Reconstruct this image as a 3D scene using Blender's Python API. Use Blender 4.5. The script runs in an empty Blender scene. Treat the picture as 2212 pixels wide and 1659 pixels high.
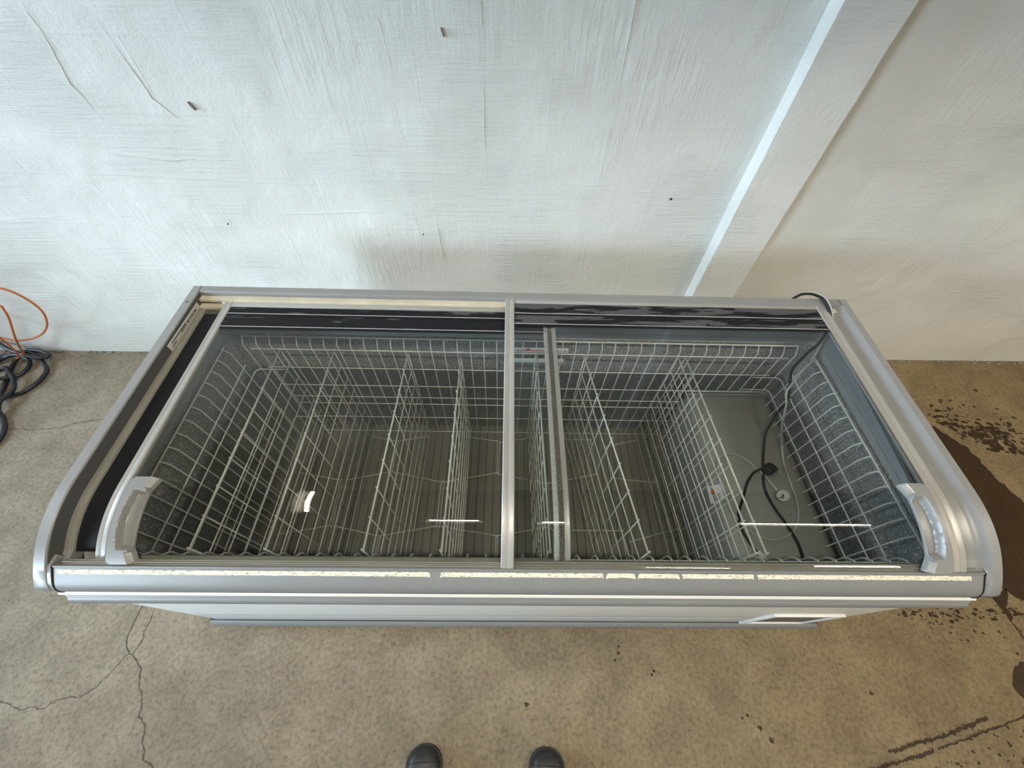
import bpy, bmesh, math, random
from mathutils import Vector, Matrix, noise
random.seed(7)
C = bpy.data.collections.new('scene'); bpy.context.scene.collection.children.link(C)
SC = bpy.context.scene

# ------------------------------------------------------------------ camera, world, light, exposure
def make_camera():
    cam = bpy.data.cameras.new('camera'); o = bpy.data.objects.new('camera', cam); C.objects.link(o)
    cam.sensor_fit = 'HORIZONTAL'; cam.sensor_width = 36.0; cam.lens = 36.0 * 858.2 / 2212.0
    cam.clip_start = 0.02
    p, yaw, roll = .9457, -.0332, .0437
    F = Vector((0, math.cos(p), -math.sin(p))); R = Vector((1, 0, 0)); U = Vector((0, math.sin(p), math.cos(p)))
    Z = Matrix.Rotation(yaw, 3, 'Z'); F, R, U = Z @ F, Z @ R, Z @ U
    c, s = math.cos(roll), math.sin(roll)
    R, U = c * R + s * U, -s * R + c * U
    M = Matrix((( R.x, U.x, -F.x, -.0609), (R.y, U.y, -F.y, 0), (R.z, U.z, -F.z, 1.6737), (0, 0, 0, 1)))
    o.matrix_world = M
    SC.camera = o
make_camera()
SC.view_settings.view_transform = 'Standard'; SC.view_settings.look = 'None'
SC.view_settings.gamma = 1; SC.view_settings.use_curve_mapping = False
SC.view_settings.exposure = 0.0
SC.cycles.use_denoising = True
SC.cycles.max_bounces = 8; SC.cycles.diffuse_bounces = 4; SC.cycles.glossy_bounces = 4
SC.cycles.transparent_max_bounces = 16
W = bpy.data.worlds.new('world'); SC.world = W; W.use_nodes = True
W.node_tree.nodes['Background'].inputs[0].default_value = (.8, .85, .9, 1)
W.node_tree.nodes['Background'].inputs[1].default_value = .3

def area(name, loc, target, sx, sy, power, col, spread=180):
    l = bpy.data.lights.new(name, 'AREA'); l.shape = 'RECTANGLE'; l.size = sx; l.size_y = sy
    l.energy = power; l.color = col; l.spread = math.radians(spread)
    o = bpy.data.objects.new(name, l); C.objects.link(o); o.location = loc
    d = Vector(target) - Vector(loc); o.rotation_euler = d.to_track_quat('-Z', 'Y').to_euler()
    return o
area('daylight_door', (-5.0, -3.0, 1.75), (-.4, 1.4, .15), 2.0, 1.2, 40, (.64, .83, 1.0), 50)
area('daylight_side', (-4.9, .35, 1.9), (.8, 1.1, .4), 1.0, 1.3, 34, (.66, .84, 1.0), 64)
area('front_fill', (.5, -6.3, 3.3), (.2, 1.2, .3), 6.5, 1.8, 56, (1.0, .955, .86))  # added soft fill from the front to brighten the freezer interior
area('warm_fill', (7.2, -1.5, 2.4), (1.2, .8, .3), 3.0, 1.8, 60, (1.0, .80, .54))  # added warm fill from the right, standing in for unseen lamps

# ------------------------------------------------------------------ helpers
def link(name, me, mat=None, parent=None):
    o = bpy.data.objects.new(name, me); C.objects.link(o)
    if mat is not None: me.materials.append(mat)
    if parent is not None: o.parent = parent
    return o
def obj(name, bm, mat, parent=None, smooth=True, ang=35):
    me = bpy.data.meshes.new(name)
    bmesh.ops.recalc_face_normals(bm, faces=bm.faces)
    bm.to_mesh(me); bm.free()
    if smooth:
        for p in me.polygons: p.use_smooth = True
        try: me.set_sharp_from_angle(angle=math.radians(ang))
        except Exception: pass
    return link(name, me, mat, parent)
def empty(name, loc=(0, 0, 0)):
    o = bpy.data.objects.new(name, None); C.objects.link(o); o.location = loc; o.empty_display_size = .05
    return o
def tag(o, label, cat, group=None, kind=None):
    o['label'] = label
    if cat: o['category'] = cat
    if group: o['group'] = group
    if kind: o['kind'] = kind
    return o
def struct(o, label=None):
    o['kind'] = 'structure'
    if label: o['label'] = label
    return o
def box(bm, x0, x1, y0, y1, z0, z1, bev=0, seg=2):
    r = bmesh.ops.create_cube(bm, size=1)
    for v in r['verts']:
        v.co = Vector((x0 + (v.co.x + .5) * (x1 - x0), y0 + (v.co.y + .5) * (y1 - y0), z0 + (v.co.z + .5) * (z1 - z0)))
    if bev:
        es = list({e for v in r['verts'] for e in v.link_edges})
        bmesh.ops.bevel(bm, geom=es, offset=bev, segments=seg, affect='EDGES', profile=.5)
def boxes(name, bs, mat, parent=None, bev=0):
    bm = bmesh.new()
    for b in bs: box(bm, *b, bev=bev)
    return obj(name, bm, mat, parent)
def frames_along(pts):
    n = len(pts); T = []
    for i in range(n):
        a = pts[max(0, i - 1)]; b = pts[min(n - 1, i + 1)]
        T.append((b - a).normalized())
    up = Vector((0, 0, 1)) if abs(T[0].z) < .9 else Vector((1, 0, 0))
    N = (up - T[0] * up.dot(T[0])).normalized(); out = []
    for t in T:
        N = (N - t * N.dot(t))
        N = N.normalized() if N.length > 1e-6 else t.orthogonal().normalized()
        out.append((N.copy(), t.cross(N)))
    return out
def tube(bm, pts, r, n=6, caps=True):
    pts = [Vector(p) for p in pts]
    fr = frames_along(pts); rings = []
    for i, p in enumerate(pts):
        k = 1.0
        if 0 < i < len(pts) - 1:
            a = (pts[i] - pts[i - 1]).normalized(); b = (pts[i + 1] - pts[i]).normalized()
            k = 1 / max(.6, math.cos(a.angle(b, 0) / 2))
        rr = r(i / (len(pts) - 1)) if callable(r) else r
        rings.append([bm.verts.new(p + (fr[i][0] * math.cos(2 * math.pi * j / n) + fr[i][1] * math.sin(2 * math.pi * j / n)) * rr * k) for j in range(n)])
    for a, b in zip(rings, rings[1:]):
        for j in range(n): bm.faces.new((a[j], a[(j + 1) % n], b[(j + 1) % n], b[j]))
    if caps:
        bm.faces.new(rings[0][::-1]); bm.faces.new(rings[-1])
def catmull(pts, n=8):
    P = [Vector(p) for p in pts]; P = [2 * P[0] - P[1]] + P + [2 * P[-1] - P[-2]]; out = []
    for i in range(1, len(P) - 2):
        a, b, c, d = P[i - 1:i + 3]
        for k in range(n):
            t = k / n
            out.append(.5 * (2 * b + (c - a) * t + (2 * a - 5 * b + 4 * c - d) * t * t + (3 * b - 3 * c + d - a) * t ** 3))
    out.append(P[-2]); return out
def sweep(bm, stations, closed=True, caps=True):
    rings = [[bm.verts.new(p) for p in st] for st in stations]; n = len(rings[0])
    for a, b in zip(rings, rings[1:]):
        for j in range(n if closed else n - 1): bm.faces.new((a[j], a[(j + 1) % n], b[(j + 1) % n], b[j]))
    if closed and caps:
        bm.faces.new(rings[0][::-1]); bm.faces.new(rings[-1])
def extrude_x(bm, prof, x0, x1, closed=True):
    """prof: list of (y,z); swept between two x."""
    sweep(bm, [[Vector((x0, y, z)) for y, z in prof], [Vector((x1, y, z)) for y, z in prof]], closed)

# ------------------------------------------------------------------ materials
def nt(name):
    m = bpy.data.materials.new(name); m.use_nodes = True
    t = m.node_tree; b = t.nodes['Principled BSDF']; return m, t, b
def N(t, typ, **kw):
    n = t.nodes.new(typ)
    for k, v in kw.items(): setattr(n, k, v)
    return n
def ramp(t, fac, stops):
    r = N(t, 'ShaderNodeValToRGB'); e = r.color_ramp.elements
    while len(e) > 1: e.remove(e[-1])
    e[0].position = stops[0][0]; e[0].color = (*stops[0][1], 1) if len(stops[0][1]) == 3 else stops[0][1]
    for p, c in stops[1:]:
        x = e.new(p); x.color = (*c, 1)
    t.links.new(fac, r.inputs[0]); return r.outputs[0]
def tnoise(t, scale, detail=4, rough=.55, stretch=None, coord='Object', rot=None):
    tc = N(t, 'ShaderNodeTexCoord'); src = tc.outputs[coord]
    if stretch or rot:
        mp = N(t, 'ShaderNodeMapping'); t.links.new(src, mp.inputs[0])
        if stretch: mp.inputs['Scale'].default_value = stretch
        if rot: mp.inputs['Rotation'].default_value = rot
        src = mp.outputs[0]
    n = N(t, 'ShaderNodeTexNoise'); n.inputs['Scale'].default_value = scale; n.inputs['Detail'].default_value = detail
    n.inputs['Roughness'].default_value = rough; t.links.new(src, n.inputs['Vector']); return n.outputs['Fac']
def mixc(t, fac, a, b, mode='MIX'):
    m = N(t, 'ShaderNodeMix', data_type='RGBA', blend_type=mode)
    for i, v in ((0, fac), (6, a), (7, b)):
        if hasattr(v, 'is_output'): t.links.new(v, m.inputs[i])
        elif i == 0: m.inputs[0].default_value = v
        else: m.inputs[i].default_value = (*v, 1)
    return m.outputs[2]
def bump(t, b, h, strength, dist, prev=None):
    n = N(t, 'ShaderNodeBump'); n.inputs['Strength'].default_value = strength; n.inputs['Distance'].default_value = dist
    t.links.new(h, n.inputs['Height'])
    if prev is not None: t.links.new(prev, n.inputs['Normal'])
    t.links.new(n.outputs[0], b.inputs['Normal']); return n.outputs[0]
def plain(name, col, rough=.5, metal=0, grain=0, bumps=0, gscale=900, coat=0, var=.0, vscale=6):
    m, t, b = nt(name)
    b.inputs['Base Color'].default_value = (*col, 1); b.inputs['Roughness'].default_value = rough
    b.inputs['Metallic'].default_value = metal; b.inputs['Coat Weight'].default_value = coat
    c = None
    if grain:
        f = tnoise(t, gscale, 2, .6)
        c = ramp(t, f, [(.3, tuple(x * (1 - grain) for x in col)), (.7, tuple(min(1, x * (1 + grain)) for x in col))])
    if var:
        f2 = tnoise(t, vscale, 5, .6)
        lo = ramp(t, f2, [(.3, (1 - var,) * 3), (.7, (1, 1, 1))])
        c = mixc(t, 1.0, c if c is not None else col, lo, 'MULTIPLY')
    if c is not None: t.links.new(c, b.inputs['Base Color'])
    if bumps: bump(t, b, tnoise(t, gscale, 3), bumps, .001)
    return m
M = {}
M['silver'] = plain('silver_painted_plastic', (.26, .26, .258), .36, .08, .10, 0, 700, var=.08)
M['handle'] = plain('moulded_grey_grip', (.25, .25, .245), .28, .05, .05, 0, 700)
M['silver_rail'] = plain('silver_extrusion', (.24, .242, .24), .48, .1, .07, 0, 700, var=.08)
M['alu'] = plain('satin_aluminium', (.40, .395, .375), .40, .3, .06, 0, 500, var=.08)
M['sky_sheen'] = plain('painted_sky_sheen', (.60, .62, .63), .35, .1)
M['beige'] = plain('yellowed_plastic_track', (.60, .54, .41), .45, 0, .04, 0, 500, var=.25, vscale=14)
M['tan'] = plain('dull_gasket_plastic', (.24, .23, .19), .5, 0, .05, 0, 500, var=.2, vscale=9)
M['darkgrey'] = plain('dark_grey_plastic', (.07, .07, .068), .55, 0, .05, 0, 600)
M['bodywhite'] = plain('white_enamelled_panel', (.74, .73, .69), .42, 0, .02, 0, 300, var=.06)
M['liner'] = plain('grey_liner_sheet', (.25, .25, .245), .5, .1, .12, .15, 260, var=.18, vscale=5)
def frost():
    m, t, b = nt('frosted_liner_sheet'); f = tnoise(t, 230, 2, .5); g = tnoise(t, 5, 4, .6)
    c = ramp(t, f, [(.30, (.15, .15, .148)), (.50, (.165, .165, .162)), (.58, (.19, .19, .186)), (.66, (.46, .47, .47))])
    t.links.new(mixc(t, 1, c, ramp(t, g, [(.3, (.8, .8, .8)), (.7, (1, 1, 1))]), 'MULTIPLY'), b.inputs['Base Color']); b.inputs['Roughness'].default_value = .5; bump(t, b, f, .3, .001); return m
M['liner'] = frost()
M['collar'] = plain('grey_collar_plastic', (.25, .26, .27), .42, 0, .05, 0, 600, var=.08)
M['floorpan'] = plain('grey_freezer_floor', (.165, .155, .13), .6, 0, .10, 0, 200, var=.15, vscale=7)
M['step'] = plain('grey_compressor_cover', (.30, .30, .27), .5, 0, .07, 0, 500, var=.06)
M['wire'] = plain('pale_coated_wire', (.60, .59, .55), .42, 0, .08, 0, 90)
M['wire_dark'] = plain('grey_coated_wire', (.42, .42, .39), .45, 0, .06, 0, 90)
M['black'] = plain('black_rubber', (.010, .010, .012), .45); M['black'].node_tree.nodes['Principled BSDF'].inputs['Specular IOR Level'].default_value = .2
M['hose'] = plain('black_cable_sheath', (.014, .016, .022), .38, 0, .2, .2, 300)
M['greycable'] = plain('grey_cable_sheath', (.36, .36, .33), .45, 0, .05, 0, 400)
M['orange'] = plain('orange_cable_sheath', (.55, .16, .045), .4, 0, .08, 0, 200, var=.25, vscale=9)
M['pin'] = plain('bright_metal_pin', (.75, .74, .70), .22, 1)
M['label'] = plain('white_label', (.62, .62, .58), .5, 0, .03, 0, 200)
M['silverlabel'] = plain('silver_label', (.50, .49, .46), .45, 0, .05, 0, 400)
M['ink'] = plain('black_ink', (.03, .03, .03), .6)
M['red'] = plain('red_ink', (.42, .04, .05), .55)
M['orangeink'] = plain('orange_ink', (.72, .13, .04), .55)
M['brush'] = plain('dirty_brush_seal', (.10, .085, .07), .9, 0, .7, .6, 260)
M['dirtyseal'] = plain('translucent_dirty_seal', (.36, .36, .35), .4, 0, .3, .3, 300)
M['leather'] = plain('worn_black_leather', (.018, .018, .019), .5, 0, .5, .5, 130)
M['sole'] = plain('black_shoe_sole', (.02, .02, .02), .7)
M['lampbody'] = plain('lamp_housing', (.30, .29, .25), .5)
M['tray'] = plain('dark_vent', (.13, .12, .11), .5)

def emis(name, col, s):
    m, t, b = nt(name); b.inputs['Base Color'].default_value = (.8, .8, .8, 1)
    b.inputs['Emission Color'].default_value = (*col, 1); b.inputs['Emission Strength'].default_value = s; return m
M['lamp'] = emis('fluorescent_tube', (1, .92, .78), 800)
M['lamp_long'] = emis('fluorescent_tube_long', (1, .90, .74), 570)
M['lamp_far'] = emis('fluorescent_tube_far', (1, .93, .80), 60)

def glass():
    m, t, b = nt('clear_pane'); o = t.nodes['Material Output']; t.nodes.remove(b)
    tr = N(t, 'ShaderNodeBsdfTransparent'); tr.inputs[0].default_value = (.93, .945, .94, 1)
    gl = N(t, 'ShaderNodeBsdfGlossy'); gl.inputs['Roughness'].default_value = .012; gl.inputs[0].default_value = (1, 1, 1, 1)
    # same reflectance from both faces of the sheet
    fr = N(t, 'ShaderNodeFresnel'); geo = N(t, 'ShaderNodeNewGeometry'); mi = N(t, 'ShaderNodeMix'); mi.inputs[2].default_value = 1.42; mi.inputs[3].default_value = 1 / 1.42
    t.links.new(geo.outputs['Backfacing'], mi.inputs[0]); t.links.new(mi.outputs[0], fr.inputs[0])
    mx = N(t, 'ShaderNodeMixShader'); t.links.new(fr.outputs[0], mx.inputs[0]); t.links.new(tr.outputs[0], mx.inputs[1]); t.links.new(gl.outputs[0], mx.inputs[2])
    df = N(t, 'ShaderNodeBsdfDiffuse'); df.inputs[0].default_value = (.55, .55, .53, 1)
    f = tnoise(t, 60, 6, .75)
    sp = ramp(t, f, [(.60, (.001,) * 3), (.70, (.03,) * 3)])
    mx2 = N(t, 'ShaderNodeMixShader'); t.links.new(sp, mx2.inputs[0]); t.links.new(mx.outputs[0], mx2.inputs[1]); t.links.new(df.outputs[0], mx2.inputs[2])
    t.links.new(mx2.outputs[0], o.inputs[0]); return m
M['glass'] = glass()

def strip_mat(seed, bias):
    """black strip with a grey film of old adhesive, in tongues along its length"""
    m, t, b = nt('black_strip_with_adhesive'); 
    tc = N(t, 'ShaderNodeTexCoord'); mp = N(t, 'ShaderNodeMapping'); mp.inputs['Scale'].default_value = (5, 42, 42); mp.inputs['Location'].default_value = (seed, seed * 2, 0)
    t.links.new(tc.outputs['Object'], mp.inputs[0])
    n = N(t, 'ShaderNodeTexNoise'); n.inputs['Scale'].default_value = 1; n.inputs['Detail'].default_value = 3.5; n.inputs['Distortion'].default_value = .5
    t.links.new(mp.outputs[0], n.inputs['Vector'])
    c = ramp(t, n.outputs['Fac'], [(bias, (.012, .012, .014)), (bias + .012, (.075, .075, .082))])
    r = ramp(t, n.outputs['Fac'], [(bias, (.55,) * 3), (bias + .012, (.34,) * 3)])
    t.links.new(c, b.inputs['Base Color']); t.links.new(r, b.inputs['Roughness']); b.inputs['Specular IOR Level'].default_value = .1
    return m

def paper_mat():
    m, t, b = nt('torn_paper_residue')
    f = tnoise(t, 120, 5, .7, stretch=(1, 2.5, 2.5)); c = ramp(t, f, [(.36, (.30, .29, .24)), (.45, (.72, .67, .53)), (.60, (.88, .83, .70))])
    t.links.new(c, b.inputs['Base Color']); b.inputs['Roughness'].default_value = .85
    bump(t, b, f, .6, .001); return m
M['paper'] = paper_mat()

def wall_mat(name='painted_plaster', bricks=True):
    m, t, b = nt(name); b.inputs['Roughness'].default_value = .55
    f = tnoise(t, 2.2, 6, .6, stretch=(1, 1, 2.2)); c = ramp(t, f, [(.3, (.66, .665, .63)), (.7, (.74, .745, .71))])
    st = tnoise(t, 900, 2, .5)
    g = ramp(t, st, [(.28, (.93,) * 3), (.6, (1, 1, 1))])
    c = mixc(t, 1, c, g, 'MULTIPLY'); t.links.new(c, b.inputs['Base Color'])
    # trowel marks: horizontal streaks, gated patches, fine grit
    s1 = tnoise(t, 6, 8, .7, stretch=(.9, 1, 14)); s2 = tnoise(t, 5, 6, .65, stretch=(9, 1, 1.0)); lump = tnoise(t, 3.2, 5, .6); grit = tnoise(t, 170, 3, .6)
    gate = ramp(t, tnoise(t, 2.3, 3, .6), [(.45, (0,) * 3), (.62, (1,) * 3)])
    gate2 = ramp(t, tnoise(t, 1.7, 3, .6, stretch=(1, 1, 1.3), rot=(0, .6, 0)), [(.50, (0,) * 3), (.66, (1,) * 3)])
    def mul(a, bb, k=1.0):
        q = N(t, 'ShaderNodeMath', operation='MULTIPLY'); t.links.new(a, q.inputs[0])
        if hasattr(bb, 'is_output'): t.links.new(bb, q.inputs[1])
        else: q.inputs[1].default_value = bb
        return q.outputs[0]
    def add(a, bb):
        q = N(t, 'ShaderNodeMath', operation='ADD'); t.links.new(a, q.inputs[0]); t.links.new(bb, q.inputs[1]); return q.outputs[0]
    h = add(mul(mul(s1, gate), 1.0), mul(mul(s2, gate2), .7)); h = add(h, mul(lump, 1.6)); h = add(h, mul(grit, .10))
    if bricks:
        tc = N(t, 'ShaderNodeTexCoord'); mp = N(t, 'ShaderNodeMapping'); mp.inputs['Rotation'].default_value = (math.pi / 2, 0, 0)
        mp.inputs['Location'].default_value = (.135, .19, 0)
        t.links.new(tc.outputs['Object'], mp.inputs[0])
        br = N(t, 'ShaderNodeTexBrick'); br.inputs['Scale'].default_value = 1; br.inputs['Brick Width'].default_value = .395; br.inputs['Row Height'].default_value = .19
        br.inputs['Mortar Size'].default_value = .006; br.inputs['Mortar Smooth'].default_value = .6
        t.links.new(mp.outputs[0], br.inputs['Vector'])
        h = add(h, mul(br.outputs['Fac'], mul(tnoise(t, 4, 3), .09)))
    bump(t, b, h, .75, .008); return m
M['wall'] = wall_mat(); M['wall_plain'] = wall_mat('painted_plaster_column', False)
M['ceiling'] = plain('dark_ceiling_boards', (.07, .065, .045), .8, 0, .1, 0, 30)
M['roomwall'] = plain('far_room_wall', (.55, .54, .49), .8)

def concrete(name, k=1.0, rough=.8, wet=False):
    m, t, b = nt(name)
    tc = N(t, 'ShaderNodeTexCoord'); sep = N(t, 'ShaderNodeSeparateXYZ'); t.links.new(tc.outputs['Object'], sep.inputs[0])
    big = tnoise(t, 1.6, 6, .6); mid = tnoise(t, 7, 6, .65); fine = tnoise(t, 75, 5, .7); spk = tnoise(t, 130, 3, .6)
    col = ramp(t, mid, [(.28, (.172, .138, .094)), (.5, (.238, .196, .136)), (.72, (.300, .252, .180))])
    # browner towards +x, ragged: part damp soil, part warm light painted into the colour
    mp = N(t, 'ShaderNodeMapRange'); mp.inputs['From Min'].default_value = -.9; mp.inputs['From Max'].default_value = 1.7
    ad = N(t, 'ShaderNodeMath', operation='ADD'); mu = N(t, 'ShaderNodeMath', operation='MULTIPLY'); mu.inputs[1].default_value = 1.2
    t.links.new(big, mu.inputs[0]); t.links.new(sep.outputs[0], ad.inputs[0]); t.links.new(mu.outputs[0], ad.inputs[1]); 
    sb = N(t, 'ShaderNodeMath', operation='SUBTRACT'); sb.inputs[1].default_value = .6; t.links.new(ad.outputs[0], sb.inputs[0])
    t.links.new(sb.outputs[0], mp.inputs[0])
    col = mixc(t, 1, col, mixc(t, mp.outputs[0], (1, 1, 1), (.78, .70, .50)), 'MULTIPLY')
    dark = ramp(t, big, [(.32, (.78, .77, .76)), (.55, (1, 1, 1))]); col = mixc(t, 1, col, dark, 'MULTIPLY')
    grain = ramp(t, fine, [(.30, (.55, .54, .53)), (.50, (1.0, 1.0, 1.0)), (.72, (1.28, 1.28, 1.28))]); col = mixc(t, 1, col, grain, 'MULTIPLY')
    vor = N(t, 'ShaderNodeTexVoronoi'); vor.inputs['Scale'].default_value = 30; t.links.new(tc.outputs['Object'], vor.inputs['Vector'])
    ad2 = N(t, 'ShaderNodeMath', operation='ADD'); m3 = N(t, 'ShaderNodeMath', operation='MULTIPLY'); m3.inputs[1].default_value = .35
    t.links.new(mid, m3.inputs[0]); t.links.new(vor.outputs['Distance'], ad2.inputs[0]); t.links.new(m3.outputs[0], ad2.inputs[1])
    pits = ramp(t, ad2.outputs[0], [(.185, (.42, .40, .38)), (.215, (1, 1, 1))]); col = mixc(t, 1, col, pits, 'MULTIPLY')
    if wet: b.inputs['Specular IOR Level'].default_value = .25
    if wet: col = mixc(t, 1, col, (.16 * k, .105 * k, .045 * k), 'MULTIPLY')
    t.links.new(col, b.inputs['Base Color']); b.inputs['Roughness'].default_value = rough
    n1 = bump(t, b, fine, .35 if not wet else .25, .004); n2 = bump(t, b, mid, .25, .012, n1)
    return m
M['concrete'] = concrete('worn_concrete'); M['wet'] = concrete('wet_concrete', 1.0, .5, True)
M['crack'] = plain('crack_shadow_soil', (.085, .07, .05), .95)

# ------------------------------------------------------------------ profile of the lid (y, z), from the rear to the front
OUT = [(.984, .811), (.70, .806), (.45, .8018), (.345, .800), (.322, .7985), (.300, .7957), (.272, .790), (.245, .7815), (.221, .7715), (.199, .7597), (.177, .7455), (.160, .7325), (.148, .7215), (.139, .711)]
def curve2(pts, n):
    return [(p.y, p.z) for p in catmull([(0, a, b) for a, b in pts], n)]
def offs(c, d):
    out = []
    for i, (y, z) in enumerate(c):
        a = c[max(0, i - 1)]; b = c[min(len(c) - 1, i + 1)]
        ty, tz = b[0] - a[0], b[1] - a[1]; L = math.hypot(ty, tz); ty /= L; tz /= L
        ny, nz = (-tz, ty)
        out.append((y + ny * d, z + nz * d))
    return out
PROF = [OUT[0], OUT[1], OUT[2]] + curve2(OUT[3:], 3)
def clip(c, y1, y0):
    """keep the part of the path with y between y1 (rear) and y0 (front), cut exactly"""
    out = []
    for (a, b) in zip(c, c[1:]):
        (ya, za), (yb, zb) = a, b
        if yb >= y1 or ya <= y0: continue
        if ya > y1: s = (ya - y1) / (ya - yb); a = (y1, za + (zb - za) * s)
        if not out: out.append(a)
        if yb < y0: s = (ya - y0) / (ya - yb); out.append((y0, za + (zb - za) * s)); break
        out.append(b)
    return out
def sweep_profile(bm, path, sec):
    """sec: list of (x, d) with d = depth below the path along its inward normal"""
    cols = [[(x, *q) for q in [offs(path, d)]] for x, d in sec]
    offp = {d: offs(path, d) for _, d in sec}
    sts = []
    for i in range(len(path)):
        sts.append([Vector((x, offp[d][i][0], offp[d][i][1])) for x, d in sec])
    sweep(bm, sts)

# ------------------------------------------------------------------ room
def wy(x): return 1.3987 + .0092 * x
def room():
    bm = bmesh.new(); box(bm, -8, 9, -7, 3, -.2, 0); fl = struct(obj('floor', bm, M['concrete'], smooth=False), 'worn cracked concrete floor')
    bm = bmesh.new()
    # rear wall as a fine sheet with a little unevenness, thick behind
    nx, nz = 150, 60; x0, x1, z1 = -5.2, 6.2, 4.9
    g = []
    for i in range(nx + 1):
        x = x0 + (x1 - x0) * i / nx; col = []
        for j in range(nz + 1):
            z = z1 * j / nz
            d = .006 * noise.noise(Vector((x * 1.7, z * 2.2, 3))) + .003 * noise.noise(Vector((x * 5, z * 9, 8)))
            if j == 0: d = 0
            col.append(bm.verts.new((x, wy(x) - d * .8, z)))
        g.append(col)
    for i in range(nx):
        for j in range(nz): bm.faces.new((g[i][j], g[i + 1][j], g[i + 1][j + 1], g[i][j + 1]))
    bv = [bm.verts.new((x, wy(x) + .25, z)) for x, z in ((x0, 0), (x1, 0), (x1, z1), (x0, z1))]
    bm.faces.new(bv)
    wall = struct(obj('wall_back', bm, M['wall'], ang=60), 'white-painted rough plastered block wall')
    # column: slightly irregular vertical pilaster
    bm = bmesh.new(); n = 150; sts = []
    for j in range(n + 1):
        z = 4.9 * j / n; y = wy(.86)
        e = lambda s: .0035 * noise.noise(Vector((s, z * 7, 0))) + .0018 * noise.noise(Vector((s * 3, z * 30, 5)))
        f = .004 * noise.noise(Vector((9, z * 3, 1)))
        sts.append([Vector((.762, y + .03, z)), Vector((.764 + e(1) * .6, y - .0565, z)), Vector((.7665 + e(1) * .6 + e(2)*.3, y - .0585, z)), Vector((.83, y - .059 - f, z)), Vector((.90, y - .058 + f, z)),
                    Vector((.950 + e(4), y - .0575, z)), Vector((.957 + e(3), y - .05, z)), Vector((.958 + e(5) * .5, y + .03, z))])
    sweep(bm, sts)
    struct(obj('trim_1', bm, M['wall_plain'], ang=24), 'white-painted plaster pilaster on the back wall')
    # a few raised trowel ridges and one crack in the plaster, standing proud of the wall
    def ridge(pts, r, name='plaster_ridge', mat=None):
        bm = bmesh.new(); P = []
        for a, b in zip(pts, pts[1:]):
            for k in range(6):
                t = k / 6; x = a[0] + (b[0] - a[0]) * t; z = a[1] + (b[1] - a[1]) * t
                x += .003 * noise.noise(Vector((x * 30, z * 30, 1))); z += .003 * noise.noise(Vector((x * 30, z * 30, 7)))
                P.append(Vector((x, wy(x) + r * .35, z)))
        P.append(Vector((pts[-1][0], wy(pts[-1][0]) + r * .35, pts[-1][1])))
        tube(bm, P, lambda t: r * (.35 + .65 * abs(math.sin(3.1 * t + .05)) * (.7 + .3 * math.sin(40 * t))), 5)
        obj(name, bm, mat or M['wall_plain'], wall)
    ridge([(-2.1, .762), (-1.7, .79), (-1.365, .79), (-.9, .812), (-.6, .828), (-.33, .838)], .0022)
    ridge([(-1.9, .945), (-1.6, .951), (-1.262, .943), (-.9, .93), (-.74, .927)], .0018)
    ridge([(-1.40, 1.02), (-1.2, 1.0), (-1.12, 1.006)], .003)
    ridge([(-.137, 1.42), (-.137, 1.2), (-.14, 1.0)], .0013)
    ridge([(.035, 1.36), (.036, 1.2), (.034, 1.0), (.033, .7)], .0016)
    ridge([(.262, 1.45), (.262, 1.3), (.262, 1.12), (.2, 1.05)], .0016)
    ridge([(-.41, 1.38), (-.39, 1.2), (-.375, 1.02), (-.36, .98)], .0022)
    ridge([(-.352, 1.06), (-.345, .97)], .0026)
    ridge([(-.33, .80), (-.325, .60)], .0015)
    ridge([(-1.15, 1.36), (-1.13, 1.18), (-1.09, 1.13)], .0018)
    ridge([(.42, 1.0), (.43, .97)], .0022)
    ridge([(-1.33, 1.42), (-1.314, 1.333), (-1.344, 1.214), (-1.331, 1.173), (-1.322, 1.115)], .0018)
    ridge([(.51, .905), (.53, .899), (.555, .903), (.57, .895)], .003)
    def fleck(x, z, w, h, mat, rot=0):
        bm = bmesh.new(); n = 9; vs = []
        for i in range(n):
            a = 2 * math.pi * i / n; rr = .7 + .5 * random.random(); px, pz = w * rr * math.cos(a), h * rr * math.sin(a)
            px, pz = px * math.cos(rot) - pz * math.sin(rot), px * math.sin(rot) + pz * math.cos(rot)
            vs.append(Vector((x + px, wy(x) - .006, z + pz)))
        sweep(bm, [vs, [v + Vector((0, .02, 0)) for v in vs]]); obj('paint_chip', bm, mat, wall)
    fleck(-1.023, 1.164, .003, .013, M['tan'], .5); fleck(-.244, 1.356, .002, .011, M['tan'], .2)
    fleck(.537, .905, .005, .004, M['ink']); fleck(.457, .608, .006, .007, M['label']); fleck(.43, .62, .004, .004, M['label'])
    fleck(-.39, .74, .002, .002, M['ink']); fleck(-1.13, .77, .002, .002, M['ink'])
    # other walls, ceiling
    struct(boxes('wall_left', [(-5.5, -5.2, -7, 1.7, 0, 4.9)], M['roomwall'])); struct(boxes('wall_right', [(7.6, 7.9, -7, 1.8, 0, 4.9)], M['roomwall']))
    struct(boxes('wall_front', [(-5.5, 7.9, -7.2, -6.9, 0, 4.9)], M['roomwall'])); struct(boxes('ceiling', [(-5.5, 7.9, -7.2, 1.7, 4.9, 5.1)], M['ceiling']))
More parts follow.
